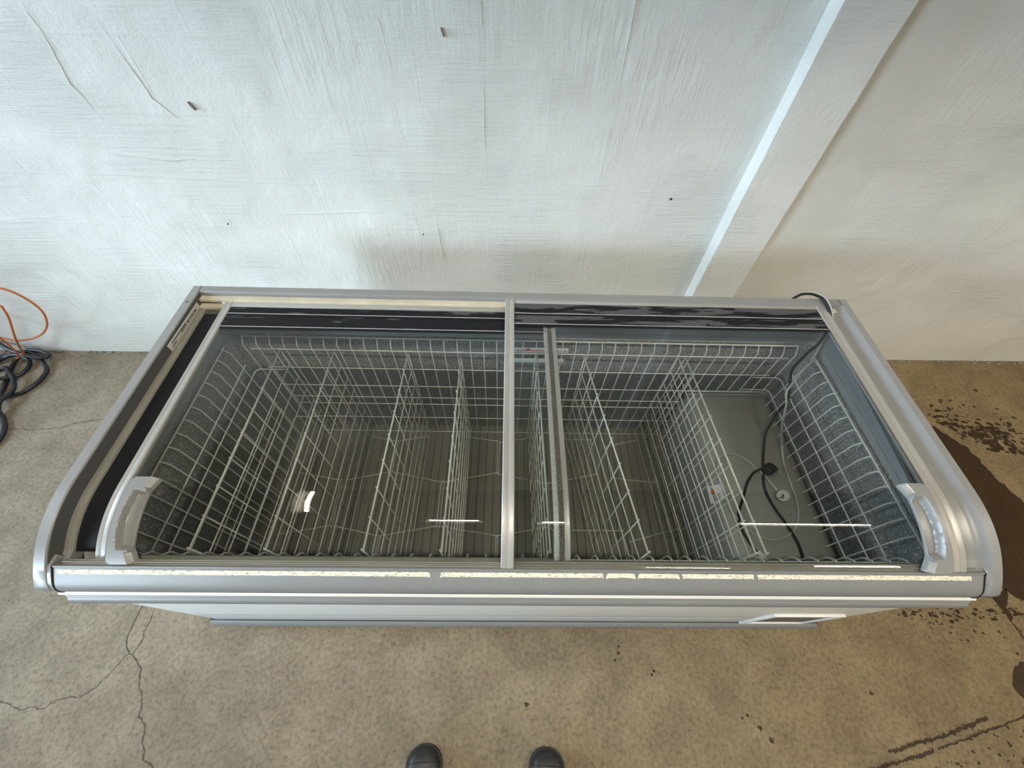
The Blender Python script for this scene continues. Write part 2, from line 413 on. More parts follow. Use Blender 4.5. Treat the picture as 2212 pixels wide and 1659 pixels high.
    # cracks in the concrete (shallow dark soil-filled lines) and water
    def ribbon(name, pts, w, mat, z=.0006, sub=4, jit=.0016):
        bm = bmesh.new(); P = []
        for a, b in zip(pts, pts[1:]):
            for k in range(sub):
                t = k / sub; P.append(Vector((a[0] + (b[0] - a[0]) * t + random.uniform(-jit, jit), a[1] + (b[1] - a[1]) * t + random.uniform(-jit, jit), z)))
        P.append(Vector((*pts[-1], z))); L = []; R = []
        for i, p in enumerate(P):
            d = (P[min(len(P) - 1, i + 1)] - P[max(0, i - 1)]).normalized(); nn = Vector((-d.y, d.x, 0)); ww = w * random.uniform(.3, 1.2) / 2
            L.append(bm.verts.new(p + nn * ww)); R.append(bm.verts.new(p - nn * ww))
        for i in range(len(P) - 1): bm.faces.new((L[i], R[i], R[i + 1], L[i + 1]))
        return obj(name, bm, mat, fl, smooth=False)
    ribbon('crack', [(-1.361, .22), (-1.361, .185), (-1.36, .159), (-1.363, .132), (-1.361, .109), (-1.36, .091), (-1.35, .065), (-1.327, .044), (-1.312, .04), (-1.292, .026), (-1.276, .009), (-1.266, .006), (-1.256, -.025), (-1.245, -.048), (-1.223, -.071), (-1.213, -.09), (-1.206, -.121), (-1.184, -.136), (-1.172, -.148), (-1.166, -.166), (-1.164, -.181), (-1.147, -.201), (-1.139, -.221), (-1.114, -.232), (-1.09, -.245), (-1.02, -.28)], .0042, M['crack'])
    ribbon('crack', [(-1.312, .2), (-1.312, .173), (-1.31, .156), (-1.307, .134), (-1.312, .11), (-1.304, .091), (-1.307, .069), (-1.312, .051), (-1.315, .042)], .003, M['crack'])
    ribbon('crack', [(-1.327, .044), (-1.338, .037), (-1.345, .016), (-1.355, -.002), (-1.365, -.02), (-1.375, -.032), (-1.381, -.048), (-1.401, -.061), (-1.425, -.074), (-1.45, -.073), (-1.489, -.081), (-1.502, -.09), (-1.508, -.1), (-1.528, -.104), (-1.544, -.098), (-1.565, -.101), (-1.584, -.108), (-1.604, -.1), (-1.636, -.09), (-1.664, -.084), (-1.75, -.06)], .003, M['crack'])
    ribbon('crack', [(-2.35, .90), (-2.299, .905), (-2.259, .896), (-2.231, .903), (-2.198, .903), (-2.162, .908), (-2.121, .914), (-2.094, .924), (-2.075, .938), (-2.04, .945), (-1.984, .956), (-1.9, .97)], .004, M['crack'])
    ribbon('crack', [(1.76, .24), (1.80, .235), (1.83, .232), (1.838, .206), (1.846, .172), (1.848, .144), (1.853, .111), (1.852, .084), (1.85, .03)], .006, M['wet'], .0009)
    def blob(bm, x, y, r, ar=1.0, rot=0, n=12, jag=.35, z=None):
        z = random.uniform(.0008, .0016)
        vs = []; ph = random.uniform(0, 50)
        for i in range(n):
            a = 2 * math.pi * i / n; rr = r * (1 + jag * noise.noise(Vector((math.cos(a) * 2 + ph, math.sin(a) * 2, ph))) * 2)
            px, py = rr * math.cos(a) * ar, rr * math.sin(a)
            vs.append(bm.verts.new((x + px * math.cos(rot) - py * math.sin(rot), y + px * math.sin(rot) + py * math.cos(rot), z)))
        bm.faces.new(vs)
    def patch(name, poly, jit=.012, sub=10, z=.0011):
        bm = bmesh.new(); vs = []
        for a, b in zip(poly, poly[1:] + poly[:1]):
            L = math.hypot(b[0] - a[0], b[1] - a[1]); k = max(2, int(L / .008))
            dx, dy = (b[0] - a[0]) / L, (b[1] - a[1]) / L
            for i in range(k):
                t = i / k; x = a[0] + (b[0] - a[0]) * t; y = a[1] + (b[1] - a[1]) * t
                o = jit * (noise.noise(Vector((x * 20, y * 20, 2))) + .8 * noise.noise(Vector((x * 75, y * 75, 5))))
                vs.append(bm.verts.new((x - dy * o, y + dx * o, z)))
        f = bm.faces.new(vs); bmesh.ops.triangulate(bm, faces=[f])
        return obj(name, bm, M['wet'], fl, smooth=False)
    patch('wet_patch', [(1.30, 1.0), (1.9, .99), (2.077, .985), (2.118, .935), (2.165, .88), (2.186, .796), (2.208, .705), (2.23, .661), (2.239, .598), (2.35, .55), (2.75, .40), (2.6, .1), (2.2, .16), (2.05, .17), (1.98, .22), (1.935, .215), (1.90, .262), (1.8, .30), (1.55, .34), (1.3, .5)])
    patch('wet_patch', [(1.835, .232), (1.905, .262), (1.90, .245), (1.86, .20), (1.862, .165), (1.84, .15), (1.843, .19)], .006)
    patch('wet_patch', [(1.95, .02), (1.79, .022), (1.758, .011), (1.725, -.007), (1.704, -.035), (1.711, -.056), (1.725, -.08), (1.80, -.10), (1.95, -.08)], .012)
    bm = bmesh.new()
    for _ in range(330):      # spatter beyond the edge of the big wet patch
        t = random.random(); bx = 2.1 + .75 * t; by = 1.0 - .38 * t
        d = abs(random.gauss(0, .10)); x, y = bx + d * .35 + random.gauss(0, .03), by + d
        if y < 1.36: blob(bm, x, y, random.uniform(.002, .0075) * (1.4 if d < .06 else 1), random.uniform(1, 2.2), random.uniform(-.6, .1), 8)
    for _ in range(60):
        blob(bm, random.uniform(2.26, 2.42), random.uniform(.86, .99), random.uniform(.004, .010), random.uniform(1, 2.4), random.uniform(-.7, 0), 9)
    for _ in range(90):
        x = random.uniform(1.45, 1.90); blob(bm, x, .175 + random.gauss(0, .012) + .02 * (x - 1.45), random.uniform(.0015, .005), random.uniform(1, 2.5), 0, 8)
    for _ in range(46): blob(bm, random.gauss(1.66, .13), random.gauss(.14, .03), random.uniform(.0015, .0045), 1.3, random.uniform(0, 3), 8)
    for _ in range(60): blob(bm, random.uniform(1.3, 1.75), random.uniform(-.25, -.14), random.uniform(.0012, .004), 1.4, random.uniform(0, 3), 8)
    for x, y, r in ((.735, -.125, .006), (.755, -.118, .007), (.785, -.150, .010), (.812, -.178, .009), (.36, .07, .006), (.355, .05, .008), (.34, .03, .006), (.47, .0, .007), (.46, -.01, .006), (1.13, .02, .004), (1.2, -.06, .008), (.03, -.09, .010)):
        blob(bm, x, y, r * .8, .8, 1.0, 12, .45)
    s = obj('water_spatter', bm, M['wet'], fl, smooth=False); s['kind'] = 'stuff'
    for ln, w in (([(1.05, -.262), (1.09, -.250), (1.13, -.244), (1.162, -.236), (1.22, -.226), (1.275, -.216), (1.313, -.207)], .011),
               ([(1.176, -.206), (1.216, -.202), (1.26, -.19), (1.312, -.181), (1.367, -.173), (1.414, -.161), (1.471, -.145), (1.558, -.125)], .012),
               ([(1.342, -.199), (1.401, -.187), (1.461, -.173), (1.508, -.161), (1.574, -.146), (1.685, -.12), (1.8, -.095)], .006)):
        ribbon('wet_track', ln, w, M['wet'], .0012, 12, .0028)
    # crumbs of plaster along the foot of the wall
    bm = bmesh.new()
    for _ in range(150):
        x = random.choice((random.uniform(-2.8, -1.7), random.uniform(1.8, 3.0))); r = random.uniform(.002, .006)
        y = wy(x) - abs(random.gauss(0, .008)) - .006
        box(bm, x - r, x + r * 1.5, y - r, y + r * .8, 0, r * 1.1, bev=r * .4, seg=1)
    s = obj('plaster_crumbs', bm, M['tan'], fl); s['kind'] = 'stuff'
room()

# ------------------------------------------------------------------ ceiling lamps (seen reflected in the glass)
def lamp(x0, x1, y0, y1, z, label, mat='lamp', skirt=True):
    t = empty('fluorescent_light', ((x0 + x1) / 2, (y0 + y1) / 2, z)); tag(t, label, 'ceiling light', 'fluorescent tubes under the ceiling')
    def put(name, bm, mat):
        o = obj(name, bm, mat, t); o.matrix_parent_inverse = Matrix.Translation(t.location).inverted(); return o
    bm = bmesh.new(); tube(bm, [(x0, y0, z), (x1, y1, z)], .015, 10); put('tube', bm, M[mat])
    dx = .035 if y0 != y1 else 0; dy = 0 if y0 != y1 else .035
    bm = bmesh.new(); box(bm, x0 - dx - .02, x1 + dx + .02, y0 - dy - .02, y1 + dy + .02, z + .03, z + .085, bev=.006); put('housing', bm, M['lampbody'])
    bm = bmesh.new()
    bm.free()
    if skirt:      # added, unseen side skirts that keep lamp light off the upper wall
        for sg in (-1, 1):
            bm = bmesh.new(); a, b = sg * .050, sg * .078
            if y0 == y1: q = lambda x, o, zz: Vector((x, y0 + o, zz)); e0, e1 = x0 - .06, x1 + .06
            else: q = lambda x, o, zz: Vector((x0 + o, x, zz)); e0, e1 = y0 - .06, y1 + .06
            sweep(bm, [[q(e, a, z + .05), q(e, b, z - .104), q(e, b + sg * .002, z - .104), q(e, a + sg * .002, z + .05)] for e in (e0, e1)]); put('cutoff_skirt', bm, M['lampbody'])
    for k in (.15, .85):
        bm = bmesh.new(); px, py = x0 + (x1 - x0) * k, y0 + (y1 - y0) * k; tube(bm, [(px, py, z + .08), (px, py, 4.9)], .006, 6); put('hanger', bm, M['lampbody'])
lamp(-.69, -.27, -.40, -.40, 3.4, 'left piece of a long tube light above the freezer, its middle left out')  # one tube built in two; the gap imitates a head's dark reflection
lamp(.30, .48, -.46, -.46, 3.4, 'right piece of a long tube light above the freezer, its middle left out')
lamp(2.05, 3.19, -.43, -.43, 3.4, 'long tube light hanging right of the freezer', 'lamp_long')
lamp(1.90, 3.05, -3.95, -3.95, 3.4, 'tube light of the rear row nearer the middle', 'lamp_far', False)
lamp(4.1, 5.25, -3.75, -3.75, 3.4, 'tube light of the rear row at the far right', 'lamp_far', False)
lamp(-1.73, -1.73, 0.02, .93, 3.4, 'tube light hanging crosswise left of the freezer', 'lamp_far')

# ------------------------------------------------------------------ the freezer
FZ = empty('chest_freezer', (0, .55, 0))
tag(FZ, 'long grey supermarket chest freezer with curved sliding glass lids', 'freezer')
INV = Matrix.Translation(FZ.location).inverted()
def part(name, bm, mat, parent=FZ, ang=35, label=None):
    o = obj(name, bm, mat, parent, ang=ang)
    if parent is FZ: o.matrix_parent_inverse = INV
    if label: o['label'] = label
    return o
def freezer():
    HB = 1.03
    # outer body: front, ends, back, plinth (hollow inside)
    bm = bmesh.new()
    box(bm, -HB, HB, .140, .160, .05, .67, bev=.002); part('front_panel', bm, M['bodywhite'])
    for s in (-1, 1):
        bm = bmesh.new(); x0, x1 = (-HB, -HB + .02) if s < 0 else (HB - .02, HB)
        box(bm, x0, x1, .161, .964, .05, .70, bev=.002); part('side_panel', bm, M['bodywhite'])
    bm = bmesh.new(); box(bm, -HB, HB, .965, .982, .05, .74, bev=.002); part('back_panel', bm, M['bodywhite'])
    bm = bmesh.new(); box(bm, -HB + .03, HB - .03, .175, .95, .02, .085); part('base', bm, M['darkgrey'])
    for x in (-.9, .9):
        for y in (.24, .88):
            bm = bmesh.new(); bmesh.ops.create_cone(bm, cap_ends=True, segments=16, radius1=.022, radius2=.018, depth=.022, matrix=Matrix.Translation((x, y, .011))); part('foot', bm, M['black'])
    # low sloped ledge; its bluish sky reflection is put into the colour
    bm = bmesh.new(); extrude_x(bm, [(.1395, .225), (.1375, .215), (.1368, .11), (.1395, .10)], -HB + .02, HB - .02); part('sheen_ledge', bm, M['sky_sheen'], label='low front ledge with a bluish sky reflection in its colour')
    # bumper rail below the front edge
    bm = bmesh.new(); extrude_x(bm, [(.1405, .662), (.1345, .658), (.1345, .6535), (.1405, .6515)], -1.045, 1.045); part('white_lip', bm, M['bodywhite'])
    bm = bmesh.new(); extrude_x(bm, [(.1405, .648), (.1365, .6475), (.1338, .6455), (.1350, .6428), (.1330, .6412), (.1315, .6395), (.1325, .6375), (.1290, .6355), (.1255, .632), (.1235, .624), (.1230, .616), (.1240, .608), (.1262, .603), (.1255, .600), (.128, .597), (.1405, .596)], -1.04, 1.045)
    part('bumper_rail', bm, M['silver_rail'], ang=50)
    bm = bmesh.new(); extrude_x(bm, [(.1405, .1045), (.1345, .1025), (.1262, .094), (.1225, .080), (.1212, .066), (.1218, .052), (.1255, .044), (.1405, .040)], -1.035, 1.035); part('base_rail', bm, M['silver_rail'], ang=50)
    for zz, yy in ((.1045, .1338), (.6492, .1362)):
        bm = bmesh.new(); box(bm, -1.034, 1.034, yy, .1406, zz, zz + .0022); part('shadow_gap', bm, M['ink'])
    # front bumper, rounded
    bm = bmesh.new(); extrude_x(bm, [(.188, .715), (.187, .7285), (.1795, .7395), (.1770, .7418), (.1752, .7408), (.1745, .7372), (.1720, .7352), (.1640, .7292), (.1540, .7215), (.1460, .7145), (.1405, .7075), (.1375, .7000), (.1362, .6925), (.1366, .6850), (.1385, .6770), (.1420, .6700), (.150, .6650), (.188, .665)], -1.0115, 1.0115)
    part('front_bumper', bm, M['silver_rail'], ang=50)
    for s in (-1, 1):   # black seam at each end of the bumper
        bm = bmesh.new(); tube(bm, [(s * 1.0125, y, z) for y, z in [(.176, .7418), (.172, .7358), (.162, .7283), (.152, .7203), (.144, .7128), (.1385, .703), (.1358, .692), (.137, .682), (.142, .672)]], .0016, 6); part('seam_gasket', bm, M['black'])
    # torn paper on the bumper: the remains of price-strip adhesive
    def paper(xa, xb):
        bm = bmesh.new(); n = max(6, int((xb - xa) / .006)); top = []; bot = []
        for i in range(n + 1):
            x = xa + (xb - xa) * i / n; a = noise.noise(Vector((x * 60, 1, 0))) * .0011; b = noise.noise(Vector((x * 45, 9, 0))) * .0010
            if i in (0, n): a -= .002; b += .002
            u0, u1 = .0 - a, 1.0 + b * 90
            P = lambda u: Vector((x + (random.uniform(-.004, .004) if i in (0, n) else 0), .1716 - .0078 * u, .7356 - .0062 * u + .0004))
            top.append(P(u0 * 60)); bot.append(P(u1))
        dn = Vector((0, .0007, -.0012))
        sweep(bm, [[t, b_, b_ + dn, t + dn] for t, b_ in zip(top, bot)])
        part('paper_residue', bm, M['paper'])
    for xa, xb in ((-1.003, -.215), (-.192, .165), (.170, .232), (.237, .330), (.336, .496), (.502, .985)): paper(xa, xb)
    # end caps
    path = PROF + [(.1365, .704), (.1365, .694), (.139, .684)]
    for s in (-1, 1):
        bm = bmesh.new()
        if s < 0: sec = [(-1.05, .075), (-1.0505, .004), (-1.047, 0), (-1.0245, 0), (-1.022, .002), (-1.0215, .034), (-1.0215, .036), (-1.0, .036), (-1.0, .075)]
        else: sec = [(1.05, .075), (1.0505, .004), (1.047, 0), (1.0255, 0), (1.0215, .004), (1.0165, .010), (1.011, .0145), (1.004, .0165), (.9785, .0165), (.977, .03), (1.0, .075)]
        n = len(path); lim = []
        offp = {}
        sts = []
        for i in range(n):
            fr = 1.0
            if path[i][0] < .20: fr = max(.10, (path[i][0] - .13) / .07 * .9 + .10)
            row = []
            for x, d in sec:
                o = offs(path, d * fr)[i]; row.append(Vector((x, o[0], o[1])))
            sts.append(row)
        sweep(bm, sts)
        part('end_cap', bm, M['silver'], ang=24)
        # skirt of the cap down the outside
        bm = bmesh.new(); lo = [(y, z - (.03 + .07 * min(1, max(0, (y - .18) / .12)))) for y, z in clip(offs(PROF, .004), .984, .152)]; hi = clip(offs(PROF, .004), .984, .152)
        xa, xb = (-1.049, -1.032) if s < 0 else (1.032, 1.049)
        sweep(bm, [[Vector((xa, *h)), Vector((xb, *h)), Vector((xb, *l)), Vector((xa, *l))] for h, l in zip(hi, lo)]); part('end_skirt', bm, M['silver'])
        # front toe of the cap that closes round the bumper end
        bm = bmesh.new(); xa, xb = (-1.0475, -1.0135) if s < 0 else (1.0135, 1.0475)
        extrude_x(bm, [(.20, .742), (.177, .7425), (.160, .7302), (.148, .7195), (.1405, .7095), (.1370, .701), (.1372, .695), (.141, .689), (.150, .687), (.20, .687)], xa, xb); part('cap_toe', bm, M['silver'], ang=50)
    # left: tan gasket strip and dark drop beside it
    bm = bmesh.new(); sweep_profile(bm, clip(PROF, .955, .185), [(-1.022, .0335), (-1.012, .0325), (-1.011, .0345), (-1.001, .0345), (-1.0, .05), (-1.022, .05)]); part('gasket_strip', bm, M['tan'])
    bm = bmesh.new(); sweep_profile(bm, clip(PROF, .958, .165), [(-1.0216, .004), (-1.0206, .004), (-1.0206, .0335), (-1.0216, .0335)]); part('inner_face', bm, M['darkgrey'])
    bm = bmesh.new(); sweep_profile(bm, clip(PROF, .90, .19), [(-1.0005, .0385), (-.934, .0385), (-.934, .0405), (-1.0005, .0405)]); part('channel_floor', bm, M['black'])
    bm = bmesh.new(); sweep_profile(bm, clip(PROF, .955, .18), [(.9748, .0095), (.9780, .0120), (.9790, .0175), (.9748, .0175)]); part('edge_gap_shade', bm, M['black'])  # black line painted in for the dark gap between ledge and lid
    # rear rail with two tracks
    bm = bmesh.new(); extrude_x(bm, [(.984, .811), (.961, .8105), (.960, .8085), (.9595, .8005), (.9595, .7985), (.957, .7985), (.957, .785), (.984, .785)], -1.0225, 1.0225); part('rear_rail', bm, M['silver_rail'])
    for s in (-1, 1):
        bm = bmesh.new(); box(bm, s * 1.0228 - .0006, s * 1.0228 + .0006, .960, .9845, .790, .8116); part('rail_seam', bm, M['darkgrey'])
    bm = bmesh.new(); extrude_x(bm, [(.957, .7955), (.941, .7955), (.940, .7965), (.939, .7955), (.939, .786), (.957, .786)], -1.02, 1.02); part('rear_track', bm, M['beige'], label='yellowed rear track')
    bm = bmesh.new(); extrude_x(bm, [(.9385, .781), (.922, .781), (.921, .782), (.920, .780), (.920, .770), (.9385, .770)], -1.02, 1.02); part('rear_track', bm, M['beige'], label='yellowed lower rear track')
    bm = bmesh.new(); box(bm, -1.02, 1.02, .900, .9195, .745, .772); part('track_carrier', bm, M['darkgrey'])
    # front track under the lid ends
    bm = bmesh.new(); extrude_x(bm, [(.1945, .722), (.1945, .731), (.1935, .7335), (.1905, .7345), (.1895, .7375), (.1870, .7395), (.1855, .7385), (.185, .735), (.1800, .734), (.1795, .722)], -1.0, 1.0); part('front_track', bm, M['tan'], label='dull front track')
    # collar round the opening (liner mouth)
    li = dict(x=.975, y0=.200, y1=.897, z0=.10, zr=.700)
    def ring(z, g):   # rounded rectangle
        r = .03; pts = []
        for cx, cy, a0 in ((li['x'] - r + g, li['y1'] - r + g, 0), (-li['x'] + r - g, li['y1'] - r + g, 90), (-li['x'] + r - g, li['y0'] + r - g * .25, 180), (li['x'] - r + g, li['y0'] + r - g * .25, 270)):
            for k in range(5):
                a = math.radians(a0 + 22.5 * k); pts.append(Vector((cx + r * math.cos(a), cy + r * math.sin(a), z)))
        return pts
    bm = bmesh.new()
    rings = [ring(.100, 0), ring(.514, 0), ring(.519, -.004), ring(.534, -.004), ring(.539, 0), ring(.688, 0), ring(.690, .0015), ring(.6915, 0)]
    vr = [[bm.verts.new(p) for p in r] for r in rings]
    for a, b in zip(vr, vr[1:]):
        for j in range(len(a)): bm.faces.new((a[j], a[(j + 1) % len(a)], b[(j + 1) % len(a)], b[j]))
    li_o = part('liner', bm, M['liner'], ang=45)
    bm = bmesh.new()
    def fz(p, z):  # the front of the collar stays below the falling lid
        return min(z, .706) if p.y < .23 else z
    rings = [ring(.6915, 0), ring(.6925, .002), ring(.712, .003), ring(.7135, .006), ring(.745, .009), ring(.762, .013), ring(.764, .024)]
    rings = [[Vector((p.x, p.y, fz(p, p.z))) for p in r] for r in rings]
    vr = [[bm.verts.new(p) for p in r] for r in rings]
    for a, b in zip(vr, vr[1:]):
        for j in range(len(a)): bm.faces.new((a[j], a[(j + 1) % len(a)], b[(j + 1) % len(a)], b[j]))
    part('collar', bm, M['collar'], ang=45)
    # floor pan with grooves running front to back
    bm = bmesh.new(); x = -.975; prof = []
    while x < .66:
        prof += [(x, .103), (x + .0275, .103), (x + .0287, .0985), (x + .0313, .0985), (x + .0325, .103)]; x += .0325
    sweep(bm, [[Vector((a, .2, z)) for a, z in prof] + [Vector((prof[-1][0], .2, .09)), Vector((prof[0][0], .2, .09))], [Vector((a, .897, z)) for a, z in prof] + [Vector((prof[-1][0], .897, .09)), Vector((prof[0][0], .897, .09))]])
    part('floor_pan', bm, M['floorpan'], ang=30)
    # raised compressor cover at the right end
    bm = bmesh.new()
    cs = [(.644, .10), (.644, .370), (.647, .384), (.655, .398), (.668, .409), (.685, .413), (.95, .413), (.957, .405), (.957, .10)]
    sweep(bm, [[Vector((a, .205, z)) for a, z in cs], [Vector((a, .862, z)) for a, z in cs], [Vector((a, .872, z - (.010 if z > .3 else 0))) for a, z in cs]])
    part('compressor_cover', bm, M['step'], ang=50)
    bm = bmesh.new(); box(bm, .655, .974, .872, .896, .10, .418, bev=.006); box(bm, .957, .9745, .21, .895, .10, .395, bev=.004); part('cover_flange', bm, M['collar'])
    # warning sticker draped over the corner of the cover
    A = Vector((.6355, 0, .380)); Bv = Vector((.676, 0, .4225)); U_ = (Bv - A).normalized(); Nn = Vector((-U_.z, 0, U_.x))
    def plate(name, pts, h0, h1, mat, parent):   # pts (u along the slope, y)
        bm = bmesh.new(); q = [A + U_ * u + Vector((0, y, 0)) for u, y in pts]
        sweep(bm, [[p + Nn * h0 for p in q], [p + Nn * h1 for p in q]])
        return part(name, bm, mat) if parent is None else obj(name, bm, mat, parent)
    st = plate('warning_sticker', [(0, .452), (.053, .458), (.057, .508), (.002, .512)], 0, .0006, M['label'], None)
    plate('triangle_border', [(.010, .480), (.030, .482), (.017, .506)], .0006, .0010, M['ink'], st)
    plate('warning_triangle', [(.0125, .4825), (.027, .484), (.0175, .502)], .0010, .0014, M['orangeink'], st)
    plate('warning_symbol', [(.0175, .486), (.021, .4863), (.0195, .493), (.0175, .4925)], .0014, .0018, M['ink'], st)
    for i in range(5):
        plate('text_line', [(.010, .4765 - .0042 * i), (.038 - .004 * (i % 2), .4785 - .0042 * i), (.038 - .004 * (i % 2), .4765 - .0042 * i), (.010, .4745 - .0042 * i)], .0006, .0010, M['ink'], st)
    # load-limit label hung on the rear wires
    bm = bmesh.new(); box(bm, -.030, .150, .8625, .8640, .660, .6825, bev=.0006); lb = part('load_limit_label', bm, M['label'], label='white label strip with a red line and arrow')
    bm = bmesh.new(); box(bm, -.022, .118, .8618, .8626, .6690, .6725); obj('red_line', bm, M['red'], lb)
    bm = bmesh.new(); sweep(bm, [[Vector((x, .8612, z)) for x, z in ((.0055, .6805), (.0255, .6805), (.0155, .6665))], [Vector((x, .8622, z)) for x, z in ((.0055, .6805), (.0255, .6805), (.0155, .6665))]]); obj('red_arrow', bm, M['red'], lb)
    bm = bmesh.new(); bmesh.ops.create_cone(bm, cap_ends=True, segments=10, radius1=.0025, radius2=.0025, depth=.001, matrix=Matrix.Translation((.140, .8622, .669)) @ Matrix.Rotation(math.pi / 2, 4, 'X')); obj('label_hole', bm, M['ink'], lb)
    bm = bmesh.new(); box(bm, -.030, .142, .8625, .8640, .607, .6265, bev=.0006); part('blank_label', bm, M['label'])
    # rating label on the inner face of the left cap
    bm = bmesh.new(); box(bm, -1.0206, -1.0200, .745, .925, .772, .7965, bev=.0002); rl = part('rating_label', bm, M['silverlabel'])
    def text(s, size, mat, M4, parent, name='lettering', sx=1.0):
        cu = bpy.data.curves.new(name, 'FONT'); cu.body = s; cu.size = size; cu.extrude = .0002; cu.resolution_u = 2; cu.offset = size * .012
        t = bpy.data.objects.new(name, cu); C.objects.link(t); bpy.context.view_layer.update()
        me = bpy.data.meshes.new_from_object(t.evaluated_get(bpy.context.evaluated_depsgraph_get())); bpy.data.objects.remove(t)
        me.transform(M4 @ Matrix.Diagonal((sx, 1, 1, 1))); me.materials.clear(); o = link(name, me, mat, parent); return o
    # the lettering runs along the cap, upside down for the photographer
    def onface(y, z):  # text x -> -y, text y -> -z ... face normal +x
        return Matrix(((0, 0, 1, -1.0205), (-1, 0, 0, y), (0, -1, 0, z), (0, 0, 0, 1)))
    text('MOOROOM  RECEIT', .0115, M['ink'], Matrix(((0, 0, 1, -1.0198), (-1, 0, 0, .905), (0, -1, 0, .7895), (0, 0, 0, 1))), rl, 'printed_name', .9)
    bm = bmesh.new()
    for (a, b, z) in ((.842, .762, .789), (.776, .757, .7805)):
        y = b
        while y < a: box(bm, -1.0202, -1.0196, y, y + .0032, z - .0018, z + .0018); y += .0045
    o = obj('small_print', bm, M['ink'], rl)
    # white-framed rating plate / vent low on the front
    bm = bmesh.new(); y0, y1 = .1310, .1402
    box(bm, .757, .975, y0, y1, .313, .328, bev=.002); box(bm, .757, .975, y0, y1, .106, .128, bev=.002)
    box(bm, .757, .772, y0 + .0003, y1, .128, .313, bev=.002); box(bm, .962, .975, y0 + .0003, y1, .128, .313, bev=.002)
    vf = part('vent_frame', bm, M['bodywhite'], label='white frame low on the front panel')
    bm = bmesh.new(); box(bm, .772, .962, .1358, .1402, .128, .313); obj('vent_panel', bm, M['tray'], vf)
    # screw holes in the left cap
    bm = bmesh.new(); bmesh.ops.create_cone(bm, cap_ends=True, segments=14, radius1=.0035, radius2=.0035, depth=.001, matrix=Matrix.Translation((-1.035, .912, .8100))); part('screw_hole', bm, M['darkgrey'])

    # --- lids
    def lid(name, d, xl, xr, wl, wr, label, yr, strips, bias, handle, gx):
        """d: depth of the top surface below the cap profile"""
        L = bpy.data.objects.new(name, None); C.objects.link(L); L.parent = FZ; L['label'] = label; L.matrix_parent_inverse = INV; L.empty_display_size = .05
        base = clip(PROF, yr, .172)
        def P(nm, bm, mat, ang=35, lab=None):
            o = obj(nm, bm, mat, L, ang=ang)
            if lab: o['label'] = lab
            return o
        for x0, w in ((xl, wl), (xr - wr, wr)):
            bm = bmesh.new(); x1 = x0 + w; b = .002; m = (x0 + x1) / 2
            sweep_profile(bm, clip(PROF, yr, .1735), [(x0, d + .011), (x0, d + b), (x0 + b, d), (m - .002, d), (m, d + .0007), (m + .002, d), (x1 - b, d), (x1, d + b), (x1, d + .011)]); P('side_frame', bm, M['alu'])
        # glass: a real sheet 4 mm thick
        bm = bmesh.new(); sweep_profile(bm, clip(PROF, yr - .02, .1775), [(gx[0], d + .004), (gx[1], d + .004), (gx[1], d + .008), (gx[0], d + .008)])
        P('glass_pane', bm, M['glass'], 40)
        # rear bar
        z = .8095 - d
        bm = bmesh.new(); box(bm, xl + wl, xr - wr, yr - .0185, yr, z - .008, z - .0005, bev=.001); P('rear_bar', bm, M['alu'])
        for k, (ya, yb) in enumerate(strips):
            bm = bmesh.new(); zz = z - .003
            extrude_x(bm, [(ya, zz - .002), (ya, zz + .0005), (ya - .001, zz + .0015), (yb + .004, zz + .0008), (yb + .001, zz + .0016), (yb, zz + .0010), (yb, zz - .003)], xl + wl + .002, xr - wr - .002)
            P('black_strip', bm, strip_mat(3.1 + k * 2.7 + bias * 9, bias))
            bm = bmesh.new(); box(bm, xl + wl + .002, xr - wr - .002, yb - .0016, yb + .0012, zz + .0004, zz + .0022, bev=.0005, seg=1); P('strip_edge', bm, M['alu'])
            bm = bmesh.new(); box(bm, xl + wl + .002, xr - wr - .002, yb - .0075, yb - .0014, zz - .003, zz - .0004); P('strip_shadow', bm, M['black'])  # black piece standing in for the shadow line below each strip
        # front bar
        bm = bmesh.new(); sweep_profile(bm, clip(PROF, .186, .1770), [(xl + wl, d + .0085), (xr - wr, d + .0085), (xr - wr, d + .016), (xl + wl, d + .016)]); P('front_bar', bm, M['tan'])
        # dark rubber between frame and handle
        s = handle
        xe = xl + wl if s > 0 else xr - wr
        bm = bmesh.new(); a, b_ = (xe, xe + .013) if s > 0 else (xe - .013, xe)
        sweep_profile(bm, clip(PROF, .36, .178), [(a, d + .0015), (b_, d + .0015), (b_, d + .006), (a, d + .006)]); P('rubber_edge', bm, M['black'])
        # handle: a shell with a scooped finger recess open towards the glass
        bm = bmesh.new(); base2 = clip(PROF, .356, .1785); n = 64; seg = []
        tot = [0]
        for p, q in zip(base2, base2[1:]): tot.append(tot[-1] + math.hypot(q[0] - p[0], q[1] - p[1]))
        Ls = tot[-1]; K = 34; top = []; low = []
        for i in range(n + 1):
            u = i / n; t = u * Ls
            j = max(k for k in range(len(tot)) if tot[k] <= t + 1e-9); j = min(j, len(base2) - 2)
            f = (t - tot[j]) / (tot[j + 1] - tot[j]); y = base2[j][0] + (base2[j + 1][0] - base2[j][0]) * f; z_ = base2[j][1] + (base2[j + 1][1] - base2[j][1]) * f
            ty, tz = base2[j + 1][0] - base2[j][0], base2[j + 1][1] - base2[j][1]; l = math.hypot(ty, tz); ny, nz = tz / l, -ty / l
            if nz < 0: ny, nz = -ny, -nz
            e = abs(2 * u - 1)                       # 0 middle, 1 at the ends
            # outline: slight chamfer at the outer corners, concave inner edge at the ends
            w0 = .0 if e < .93 else .008 * (e - .93) / .07
            w1 = .058 - (.010 * (1 - min(1, ((1 - e) / .10))) if e > .9 else 0) if e > .62 else .050
            w1 = .058 * (1 if e > .95 else 1) - .011 * max(0, min(1, (.97 - e) / .30))
            rt = []; rl_ = []
